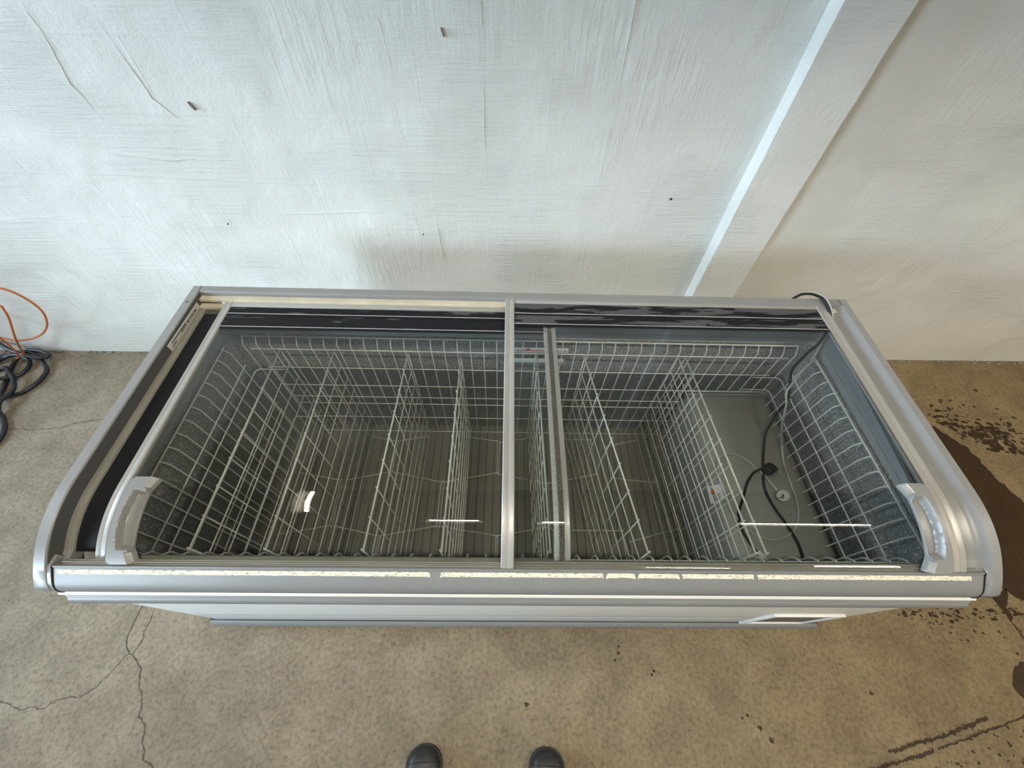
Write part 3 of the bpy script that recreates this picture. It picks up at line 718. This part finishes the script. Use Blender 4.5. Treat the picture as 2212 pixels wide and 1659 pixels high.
            for k in range(K + 1):
                v = k / K; x = w0 + (w1 - w0) * v
                h = .018 * min(1, v / .06 + .35) 
                # scoop
                cu = 1 - max(0, min(1, (e - .60) / .09)); cu = cu * cu * (3 - 2 * cu)
                edge = .30 + .12 * (e / .6) ** 2 if e < .7 else .45
                cv = max(0, min(1, (v - edge) / .10)); cv = cv * cv * (3 - 2 * cv)
                lip = max(0, min(1, (v - .93) / .05)) * .005
                hh = h * (1 - cu * cv * .93) + lip * cu
                if v > .999: hh *= .55
                if e > .72 and v > .80: hh *= 1 - .55 * (v - .80) / .20
                px = xe + s * (.014 + x)
                rt.append(Vector((px, y + ny * (hh - d), z_ + nz * (hh - d)))); rl_.append(Vector((px, y - ny * (d + .001), z_ - nz * (d + .001))))
            top.append(rt); low.append(rl_)
        sweep(bm, [t_ + l_[::-1] for t_, l_ in zip(top, low)])
        P('handle', bm, M['handle'], 24, 'grey plastic grip with a scooped finger recess')
        return L
    left = lid('left_lid', .0215, -.943, .0935, .024, .015, 'left sliding glass lid, pushed away from the end', .939, [(.9185, .892), (.882, .8375)], .60, 1, (-.925, .085))
    right = lid('right_lid', .006, -.0620, .9745, .0285, .0335, 'right sliding glass lid, riding in the upper track', .9635, [(.9445, .9015), (.8925, .857)], .50, -1, (-.040, .95))
    # left lid's right stile is double: clear seal, dirty brush, stile
    bm = bmesh.new(); sweep_profile(bm, clip(PROF, .86, .176), [(.0560, .0225), (.0680, .0225), (.0680, .030), (.0560, .030)]); o = obj('clear_seal', bm, M['dirtyseal'], left)
    bm = bmesh.new(); sweep_profile(bm, clip(PROF, .86, .176), [(.0682, .0185), (.0730, .0190), (.0780, .0205), (.0780, .030), (.0682, .030)]); o = obj('brush_seal', bm, M['brush'], left)
    bm = bmesh.new(); sweep_profile(bm, clip(PROF, .86, .178), [(.9385, .0055), (.9405, .0055), (.9405, .009), (.9385, .009)]); obj('bright_edge', bm, M['pin'], right)
freezer()

# ------------------------------------------------------------------ wire baskets and dividers (all lift out)
RW = .0018
def wire_panels():
    # rear panel
    t = empty('wire_guard', (0, .872, .10)); tag(t, 'wide wire guard along the rear inner wall of the freezer', 'wire guard')
    inv = Matrix.Translation(t.location).inverted()
    def P(name, bm, mat, t=t, inv=inv):
        o = obj(name, bm, mat, t); o.matrix_parent_inverse = inv; return o
    bm = bmesh.new(); tube(bm, [(-.925, .886, .690), (.925, .886, .690)], .0025, 6); P('rim_wire', bm, M['wire'])
    for z, xa, xb in ((.650, -.905, .905), (.553, -.895, .895), (.448, -.885, .93), (.372, -.875, .640), (.325, -.87, .640), (.222, -.865, .640), (.103, -.86, .640)):
        bm = bmesh.new(); tube(bm, [(xa, .8655, z), (xb, .8655, z)], .0021 if z > .6 else .0018, 6); P('long_wire', bm, M['wire'])
    x = -.924
    while x < .93:
        b = .104 if x < .64 else .448
        bm = bmesh.new(); tube(bm, [(x, .886, .690), (x, .8835, .684), (x, .8705, .668), (x, .869, .664), (x, .869, b)], RW, 5); P('upright_wire', bm, M['wire'])
        x += .04402
    # end panels
    for s in (-1, 1):
        t2 = empty('wire_guard', (s * .94, .54, .10 if s < 0 else .41)); tag(t2, 'wire guard on the %s inner end of the freezer%s' % (('left', ', down to the floor') if s < 0 else ('right', ', above the compressor cover')), 'wire guard')
        inv2 = Matrix.Translation(t2.location).inverted()
        lv = [.690, .600, .545, .470] + ([.410] if s > 0 else [.372, .325, .222, .108])
        yb0, yf0 = .835, .24
        zb = .410 if s > 0 else .104
        for i, z in enumerate(lv):
            xx = .958 if i == 0 else .936
            bm = bmesh.new()
            if i in (2, 6) or (s > 0 and i == 3): pts = [(s * (xx - .10), .861, z), (s * (xx - .012), .861, z), (s * (xx - .002), .853, z), (s * xx, .842, z), (s * xx, yf0, z)]
            else: pts = [(s * xx, yb0, z), (s * xx, yf0, z)]
            tube(bm, pts, .0023 if i == 0 else .0019, 6); P('long_wire' if i else 'rim_wire', bm, M['wire'], t2, inv2)
        y = .822
        while y > .235:
            bm = bmesh.new(); tube(bm, [(s * .958, y, .690), (s * .951, y, .689), (s * .941, y, .676), (s * .939, y, .668), (s * .939, y, zb)], RW, 5); P('upright_wire', bm, M['wire'], t2, inv2)
            y -= .0425
    # front panel
    t3 = empty('wire_guard', (0, .215, .10)); tag(t3, 'wire guard along the front inner wall, its hooks just under the lids', 'wire guard')
    inv3 = Matrix.Translation(t3.location).inverted()
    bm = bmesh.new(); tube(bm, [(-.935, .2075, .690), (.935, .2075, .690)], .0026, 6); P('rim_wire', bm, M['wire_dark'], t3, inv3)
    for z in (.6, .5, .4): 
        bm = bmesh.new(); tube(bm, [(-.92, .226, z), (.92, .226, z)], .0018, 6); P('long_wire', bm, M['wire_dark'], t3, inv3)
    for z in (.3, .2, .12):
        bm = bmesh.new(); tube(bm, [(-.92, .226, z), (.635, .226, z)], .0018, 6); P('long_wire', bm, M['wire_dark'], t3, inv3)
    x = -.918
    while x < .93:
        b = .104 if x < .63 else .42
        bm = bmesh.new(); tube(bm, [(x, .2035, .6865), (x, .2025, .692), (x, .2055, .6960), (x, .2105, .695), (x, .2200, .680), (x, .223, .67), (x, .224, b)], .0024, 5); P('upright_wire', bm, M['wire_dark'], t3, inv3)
        x += .0432
wire_panels()

def dividers():
    spots = [(-.816, -.818, 'farthest left, near the left wire guard'), (-.636, -.635, 'second from the left end'), (-.387, -.399, 'third from the left, left of the lid overlap'),
             (-.208, -.208, 'just left of the middle lid frame'), (.048, .060, 'under the overlap of the two lids'), (.208, .303, 'skewed, its near end pushed to the right, in the middle'),
             (.533, .573, 'left one of the close pair by the compressor cover'), (.558, .600, 'right one of the close pair by the compressor cover')]
    y0, y1, z0, z1 = .239, .877, .112, .638
    ny, nz = 9, 8
    # meshes shared by all: the panel is built at x = 0, upright wires and cross wires
    def mk(pts, r, n=6):
        bm = bmesh.new(); tube(bm, pts, r, n); me = bpy.data.meshes.new('wire')
        bmesh.ops.recalc_face_normals(bm, faces=bm.faces); bm.to_mesh(me); bm.free()
        for p in me.polygons: p.use_smooth = True
        me.materials.append(M['wire']); return me
    L = y1 - y0
    top = mk([(0, -.004, 0), (0, L + .004, 0)], .0026, 8); cross = mk([(0, -.004, 0), (0, L - .001, 0)], .0019)
    up = mk([(0, 0, 0), (0, 0, z1 - z0 + .003)], .0018); end = mk([(0, 0, 0), (0, 0, z1 - z0 + .004)], .0024)
    for (xb, xf, how) in spots:
        e = empty('wire_divider', (xf, y0, z0)); e.rotation_euler = (0, 0, math.atan2(-(xb - xf), L))
        tag(e, 'pale wire grid divider, ' + how, 'divider', 'wire dividers standing in the freezer')
        side = -.0038 if xf < .2 else .0038
        for k in range(nz):
            z = (z1 - z0) * (1 - k / (nz - 1)) if k else z1 - z0
            o = bpy.data.objects.new('cross_wire' if k else 'top_wire', top if k == 0 else cross); C.objects.link(o); o.parent = e; o.location = (0, 0, z)
        for k in range(ny):
            o = bpy.data.objects.new('upright_wire', end if k in (0, ny - 1) else up); C.objects.link(o); o.parent = e; o.location = (side, L * k / (ny - 1), 0)
dividers()

def floor_mat():
    t = empty('wire_floor_mat', (0, .5, .103)); tag(t, 'open honeycomb mat of thin wire lying on the freezer floor', 'wire mat')
    inv = Matrix.Translation(t.location).inverted(); z = .106
    W_ = [[(-.90, .414), (-.723, .448), (-.719, .454), (-.724, .625), (-.73, .632), (-.9, .66)],
          [(-.705, .63), (-.533, .669), (-.528, .68), (-.5275, .80), (-.535, .812), (-.647, .835)],
          [(-.715, .62), (-.711, .455), (-.700, .447), (-.530, .412), (-.526, .402), (-.526, .30)],
          [(-.386, .838), (-.505, .816), (-.519, .806), (-.521, .68), (-.512, .668), (-.322, .629), (-.314, .619), (-.314, .458), (-.322, .449), (-.505, .415), (-.518, .404), (-.518, .30)],
          [(-.224, .839), (-.10, .820), (-.0875, .811), (-.086, .680), (-.094, .670), (-.291, .630), (-.300, .620), (-.300, .458), (-.291, .449), (-.094, .418), (-.0845, .408), (-.0845, .30)],
          [(.059, .838), (-.064, .813), (-.0775, .806), (-.0775, .675), (-.068, .664), (.11, .628), (.118, .618), (.118, .458), (.11, .45), (-.066, .418), (-.0765, .408), (-.0765, .30)],
          [(.20, .831), (.316, .831), (.325, .823), (.332, .68), (.322, .668), (.14, .630), (.128, .62), (.128, .458), (.14, .44), (.19, .439), (.392, .439), (.402, .430), (.404, .30)],
          [(.533, .833), (.40, .80), (.392, .79), (.392, .67), (.41, .653), (.60, .634)],
          [(.633, .452), (.442, .402), (.433, .392), (.431, .30)]]
    for w in W_:
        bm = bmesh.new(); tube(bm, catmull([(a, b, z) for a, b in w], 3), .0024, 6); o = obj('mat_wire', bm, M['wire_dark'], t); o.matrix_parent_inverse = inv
floor_mat()

# ------------------------------------------------------------------ cables
def cord(name, pts, r, mat, parent, inv, n=8, sm=8):
    bm = bmesh.new(); tube(bm, catmull(pts, sm), r, n); o = obj(name, bm, mat, parent, ang=60); o.matrix_parent_inverse = inv; return o
def power_cords():
    t = empty('black_power_cord', (.85, .5, .42)); tag(t, 'black power cord with an angled two-pin plug lying on the compressor cover', 'power cord')
    inv = Matrix.Translation(t.location).inverted(); r = .0042; z = .4185
    cord('cord', [(.86, .999, .66), (.875, .999, .76), (.895, .9965, .812), (.925, .996, .822), (.952, .986, .821), (.965, .962, .818), (.9755, .925, .8), (.978, .895, .768), (.963, .868, .722), (.925, .842, .700), (.880, .800, .672), (.868, .765, .655), (.862, .715, .62),
                  (.862, .71, .575), (.868, .705, .52), (.872, .69, .455), (.868, .655, .424), (.843, .59, z), (.822, .531, z), (.813, .499, z), (.813, .463, z), (.823, .418, z), (.837, .38, z), (.847, .341, z), (.851, .31, z), (.846, .262, z), (.84, .245, z)], r, M['black'], t, inv, sm=5)
    cord('plug_cord', [(.828, .559, .431), (.815, .558, .427), (.800, .552, z + .002), (.786, .541, z), (.761, .514, z), (.744, .487, z), (.726, .457, z), (.698, .412, z), (.689, .374, z), (.696, .335, z), (.712, .294, z), (.728, .27, z), (.76, .245, z)], r * .95, M['black'], t, inv)
    # plug body
    bm = bmesh.new(); pl = [(.824, .564), (.832, .574), (.846, .578), (.858, .572), (.868, .556), (.867, .549), (.852, .541), (.842, .535), (.832, .538), (.824, .552)]
    cx = sum(p[0] for p in pl) / len(pl); cy = sum(p[1] for p in pl) / len(pl)
    def ringp(k, zz): return [Vector((cx + (a - cx) * k, cy + (b - cy) * k, zz)) for a, b in pl]
    sweep(bm, [ringp(.80, .4235), ringp(.97, .427), ringp(1, .436), ringp(.92, .4445), ringp(.72, .4485)]); o = obj('plug', bm, M['black'], t, ang=50); o.matrix_parent_inverse = inv
    for a, b in (((.8465, .5385), (.853, .5225)), ((.8605, .5460), (.8675, .529))):
        bm = bmesh.new(); tube(bm, [(a[0], a[1], .435), (b[0], b[1], .4345)], .0013, 8); o = obj('pin', bm, M['pin'], t); o.matrix_parent_inverse = inv
    bm = bmesh.new(); d = Vector((.018, -.028, 0)).normalized(); nn = Vector((-d.y, d.x, 0)) * .0075; p0 = Vector((.711, .292, .4275)); p1 = Vector((.737, .255, .4255))
    sweep(bm, [[p0 - nn, p0 + nn, p0 + nn + Vector((0, 0, .0006)), p0 - nn + Vector((0, 0, .0006))], [p1 - nn, p1 + nn, p1 + nn + Vector((0, 0, .0006)), p1 - nn + Vector((0, 0, .0006))]])
    tg = obj('paper_tag', bm, M['label'], t); tg.matrix_parent_inverse = inv; tg['label'] = 'small white tag on the black cord'
    bm = bmesh.new(); q0 = p0 + (p1 - p0) * .45 - nn * .5 + Vector((0, 0, .0007)); q1 = p0 + (p1 - p0) * .95 - nn * .5 + Vector((0, 0, .0007)); n2 = nn * .45
    sweep(bm, [[q0 - n2, q0 + n2, q0 + n2 + Vector((0, 0, .0004)), q0 - n2 + Vector((0, 0, .0004))], [q1 - n2, q1 + n2, q1 + n2 + Vector((0, 0, .0004)), q1 - n2 + Vector((0, 0, .0004))]]); obj('tag_print', bm, M['orangeink'], tg)

    t = empty('grey_power_cord', (.80, .5, .42)); tag(t, 'grey power cord looped round a round moulded plug on the compressor cover', 'power cord')
    inv = Matrix.Translation(t.location).inverted(); r = .0036; z = .4170
    cord('cord', [(.872, 1.003, .66), (.886, 1.003, .76), (.905, 1.001, .815), (.93, 1.0005, .8245), (.958, .992, .823), (.972, .966, .820), (.9835, .925, .8), (.985, .895, .765), (.968, .86, .715), (.935, .815, .69), (.900, .785, .675), (.868, .752, .655), (.850, .730, .64), (.858, .705, .61), (.868, .69, .57),
                  (.884, .67, .515), (.915, .66, .455), (.926, .643, .425), (.914, .579, z), (.909, .516, z), (.905, .465, z), (.896, .42, z), (.874, .379, z), (.845, .351, z), (.81, .335, z), (.775, .330, z), (.741, .339, z), (.707, .363, z), (.685, .398, z),
                  (.673, .432, z), (.671, .487, z), (.677, .554, z), (.682, .582, z), (.695, .605, z), (.724, .619, z), (.758, .617, z), (.788, .597, z), (.815, .563, z), (.838, .520, z)], r, M['greycable'], t, inv, sm=5)
    bm = bmesh.new(); 
    for k in range(5):
        a = Vector((.8375, .521, .4175)).lerp(Vector((.8485, .494, .4195)), k / 4); b = Vector((.8375, .521, .4175)).lerp(Vector((.8485, .494, .4195)), (k + .6) / 4); tube(bm, [a, b], .0058, 8)
    tube(bm, [(.8375, .521, .4175), (.851, .487, .420)], .0045, 8)
    o = obj('strain_relief', bm, M['greycable'], t); o.matrix_parent_inverse = inv
    R3 = Matrix.Translation((.8565, .466, .428)) @ Matrix.Rotation(math.radians(-28), 4, 'Y') @ Matrix.Rotation(math.radians(18), 4, 'X')
    bm = bmesh.new(); sts = []
    for rr, zz in ((.010, -.012), (.0165, -.009), (.0185, -.002), (.0190, .006), (.0180, .0095), (.0150, .0100), (.0148, .0075), (.002, .0075)):
        sts.append([R3 @ Vector((rr * math.cos(2 * math.pi * i / 24) * 1.05, rr * math.sin(2 * math.pi * i / 24), zz)) for i in range(24)])
    sweep(bm, sts); o = obj('plug', bm, M['greycable'], t, ang=40); o.matrix_parent_inverse = inv
    for dx in (-.0045, .0045):
        bm = bmesh.new(); tube(bm, [R3 @ Vector((dx, -.002, .005)), R3 @ Vector((dx - .014, -.006, .021))], .0013, 8); o = obj('pin', bm, M['pin'], t); o.matrix_parent_inverse = inv
    bm = bmesh.new(); tube(bm, [R3 @ Vector((.001, .005, .009)), R3 @ Vector((-.004, -.008, .0095))], .0022, 6); o = obj('earth_slot', bm, M['ink'], t); o.matrix_parent_inverse = inv
power_cords()

def floor_cables():
    r = .0095; z = r
    t = empty('black_hose', (-2.5, 1.2, 0)); tag(t, 'thick black rubber cable lying in loops on the concrete at the foot of the wall', 'cable')
    inv = Matrix.Translation(t.location).inverted()
    A = [(-2.95, 1.30, .03), (-2.86, 1.37, .06), (-2.722, 1.375, .075), (-2.648, 1.350, .07), (-2.584, 1.322, .06), (-2.509, 1.30, .05), (-2.461, 1.296, .042), (-2.427, 1.301, .036), (-2.420, 1.318, .033), (-2.461, 1.338, .034), (-2.507, 1.350, .032), (-2.548, 1.350, .03), (-2.578, 1.325, .02), (-2.588, 1.277, .012), (-2.575, 1.23, z),
         (-2.545, 1.161, z), (-2.510, 1.088, .014), (-2.468, 1.02, .026), (-2.44, .97, .03), (-2.47, .90, .02), (-2.56, .87, z), (-2.66, .93, z), (-2.70, 1.05, z), (-2.68, 1.18, z), (-2.62, 1.245, z), (-2.585, 1.235, .02), (-2.54, 1.205, .03), (-2.492, 1.162, .026), (-2.462, 1.111, .02), (-2.448, 1.067, .03), (-2.45, 1.03, .036), (-2.445, .99, .02), (-2.42, .965, z), (-2.385, .93, z), (-2.358, .893, z), (-2.342, .85, z), (-2.35, .79, z), (-2.41, .73, z), (-2.52, .70, z)]
    cord('cable', A, r, M['hose'], t, inv, 10, 5)
    B = [(-2.80, 1.22, z), (-2.70, 1.315, z), (-2.645, 1.333, z), (-2.60, 1.345, .014), (-2.55, 1.347, .022), (-2.505, 1.328, .024), (-2.455, 1.297, .022), (-2.40, 1.245, .012), (-2.388, 1.202, z), (-2.392, 1.160, z), (-2.408, 1.119, z), (-2.435, 1.089, z), (-2.475, 1.074, .012), (-2.52, 1.062, .028), (-2.60, 1.04, .02), (-2.70, 1.0, z)]
    cord('cable', B, r, M['hose'], t, inv, 10, 5)
    D = [(-2.85, 1.12, z), (-2.70, 1.255, z), (-2.645, 1.308, .02), (-2.595, 1.318, .03), (-2.545, 1.310, .026), (-2.512, 1.287, .014), (-2.500, 1.243, z), (-2.512, 1.203, z), (-2.542, 1.176, .022), (-2.575, 1.158, .03), (-2.66, 1.11, .016), (-2.78, 1.06, z)]
    cord('cable', D, r, M['hose'], t, inv, 10, 5)
    t = empty('orange_cable', (-2.2, 1.25, 0)); tag(t, 'thin orange cable springing up in open loops in front of the wall', 'cable')
    inv = Matrix.Translation(t.location).inverted()
    O_ = [(-2.72, 1.30, .02), (-2.60, 1.26, .10), (-2.50, 1.22, .30), (-2.35, 1.20, .52), (-2.20, 1.20, .60), (-2.10, 1.20, .60), (-2.028, 1.205, .582), (-2.003, 1.21, .550), (-1.995, 1.215, .496), (-2.010, 1.22, .443), (-2.045, 1.225, .391), (-2.093, 1.23, .341), (-2.165, 1.235, .288), (-2.250, 1.24, .249), (-2.318, 1.243, .233), (-2.366, 1.245, .235), (-2.45, 1.25, .27), (-2.55, 1.26, .38), (-2.60, 1.25, .50), (-2.50, 1.23, .60), (-2.36, 1.21, .60), (-2.22, 1.20, .56), (-2.132, 1.205, .497), (-2.152, 1.215, .457), (-2.190, 1.22, .401), (-2.263, 1.225, .311), (-2.325, 1.235, .240), (-2.40, 1.26, .165), (-2.47, 1.285, .09), (-2.52, 1.30, .055)]
    cord('cable', O_, .0042, M['orange'], t, inv, 8, 6)
    O2 = [(-2.70, 1.22, .012), (-2.58, 1.20, .24), (-2.45, 1.19, .40), (-2.36, 1.19, .42), (-2.32, 1.20, .36), (-2.345, 1.215, .28), (-2.385, 1.23, .20), (-2.44, 1.25, .13), (-2.50, 1.27, .07), (-2.55, 1.285, .045)]
    cord('cable', O2, .0042, M['orange'], t, inv, 8, 6)
floor_cables()

# ------------------------------------------------------------------ shoes of the person taking the picture
def shoe(cx, ty, w, rot, label):
    t = empty('shoe', (cx, ty, 0)); t.rotation_euler = (0, 0, rot); tag(t, label, 'shoe', 'black shoes at the bottom edge')
    L = .29
    def half(u):    # half width along the length, u from toe 0 to heel 1
        return w * (math.sqrt(max(0, 1 - (1 - min(u / .16, 1)) ** 2)) * (1 - .22 * max(0, min(1, (u - .30) / .35)) + .08 * max(0, (u - .65) / .35)) if u < .90 else math.sqrt(max(0, 1 - ((u - .90) / .10) ** 2)) * .86)
    us = [0.0025, .012, .03, .06, .10, .15, .2, .28, .36, .45, .55, .65, .75, .84, .90, .94, .97, .99, .998]
    def hgt(u): return .030 + .030 * min(1, u / .10) ** .6 * .8 + .035 * max(0, min(1, (u - .22) / .30)) + .01 * max(0, (u - .7) / .3)
    bm = bmesh.new(); sts = []
    for u in us:
        hw = half(u) * .97; H = hgt(u); row = []
        for k in range(17):
            a = math.pi * k / 16; cxx = math.cos(a); sn = math.sin(a)
            row.append(Vector((hw * (abs(cxx) ** .75) * (1 if cxx >= 0 else -1), -u * L - .0, .018 + (H - .018) * sn ** .62 * (1 + .02 * noise.noise(Vector((u * 20, k, cx * 9)))))))
        sts.append(row)
    sweep(bm, sts); obj('upper', bm, M['leather'], t, ang=60)
    bm = bmesh.new(); sts = []
    for u in us: 
        hw = half(u) * 1.05 + .002; sts.append([Vector((hw, -u * L + .003 * (1 - u), 0)), Vector((hw, -u * L + .003 * (1 - u), .019)), Vector((-hw, -u * L + .003 * (1 - u), .019)), Vector((-hw, -u * L + .003 * (1 - u), 0))])
    sweep(bm, sts); obj('sole', bm, M['sole'], t)
    bm = bmesh.new(); pts = []
    for k in range(15):
        a = math.pi * k / 14; u = .15 - .03 * math.sin(a); hw = half(u) * .985; H = hgt(u); c_ = math.cos(a)
        pts.append(Vector((hw * (abs(c_) ** .75) * (1 if c_ >= 0 else -1), -u * L, .019 + (H - .018) * math.sin(a) ** .62)))
    tube(bm, pts, .0014, 5); obj('toe_seam', bm, M['sole'], t)
shoe(-.287, -.188, .050, .05, 'scuffed black shoe toe at the bottom edge, left one')
shoe(.091, -.196, .050, -.06, 'scuffed black shoe toe at the bottom edge, right one')
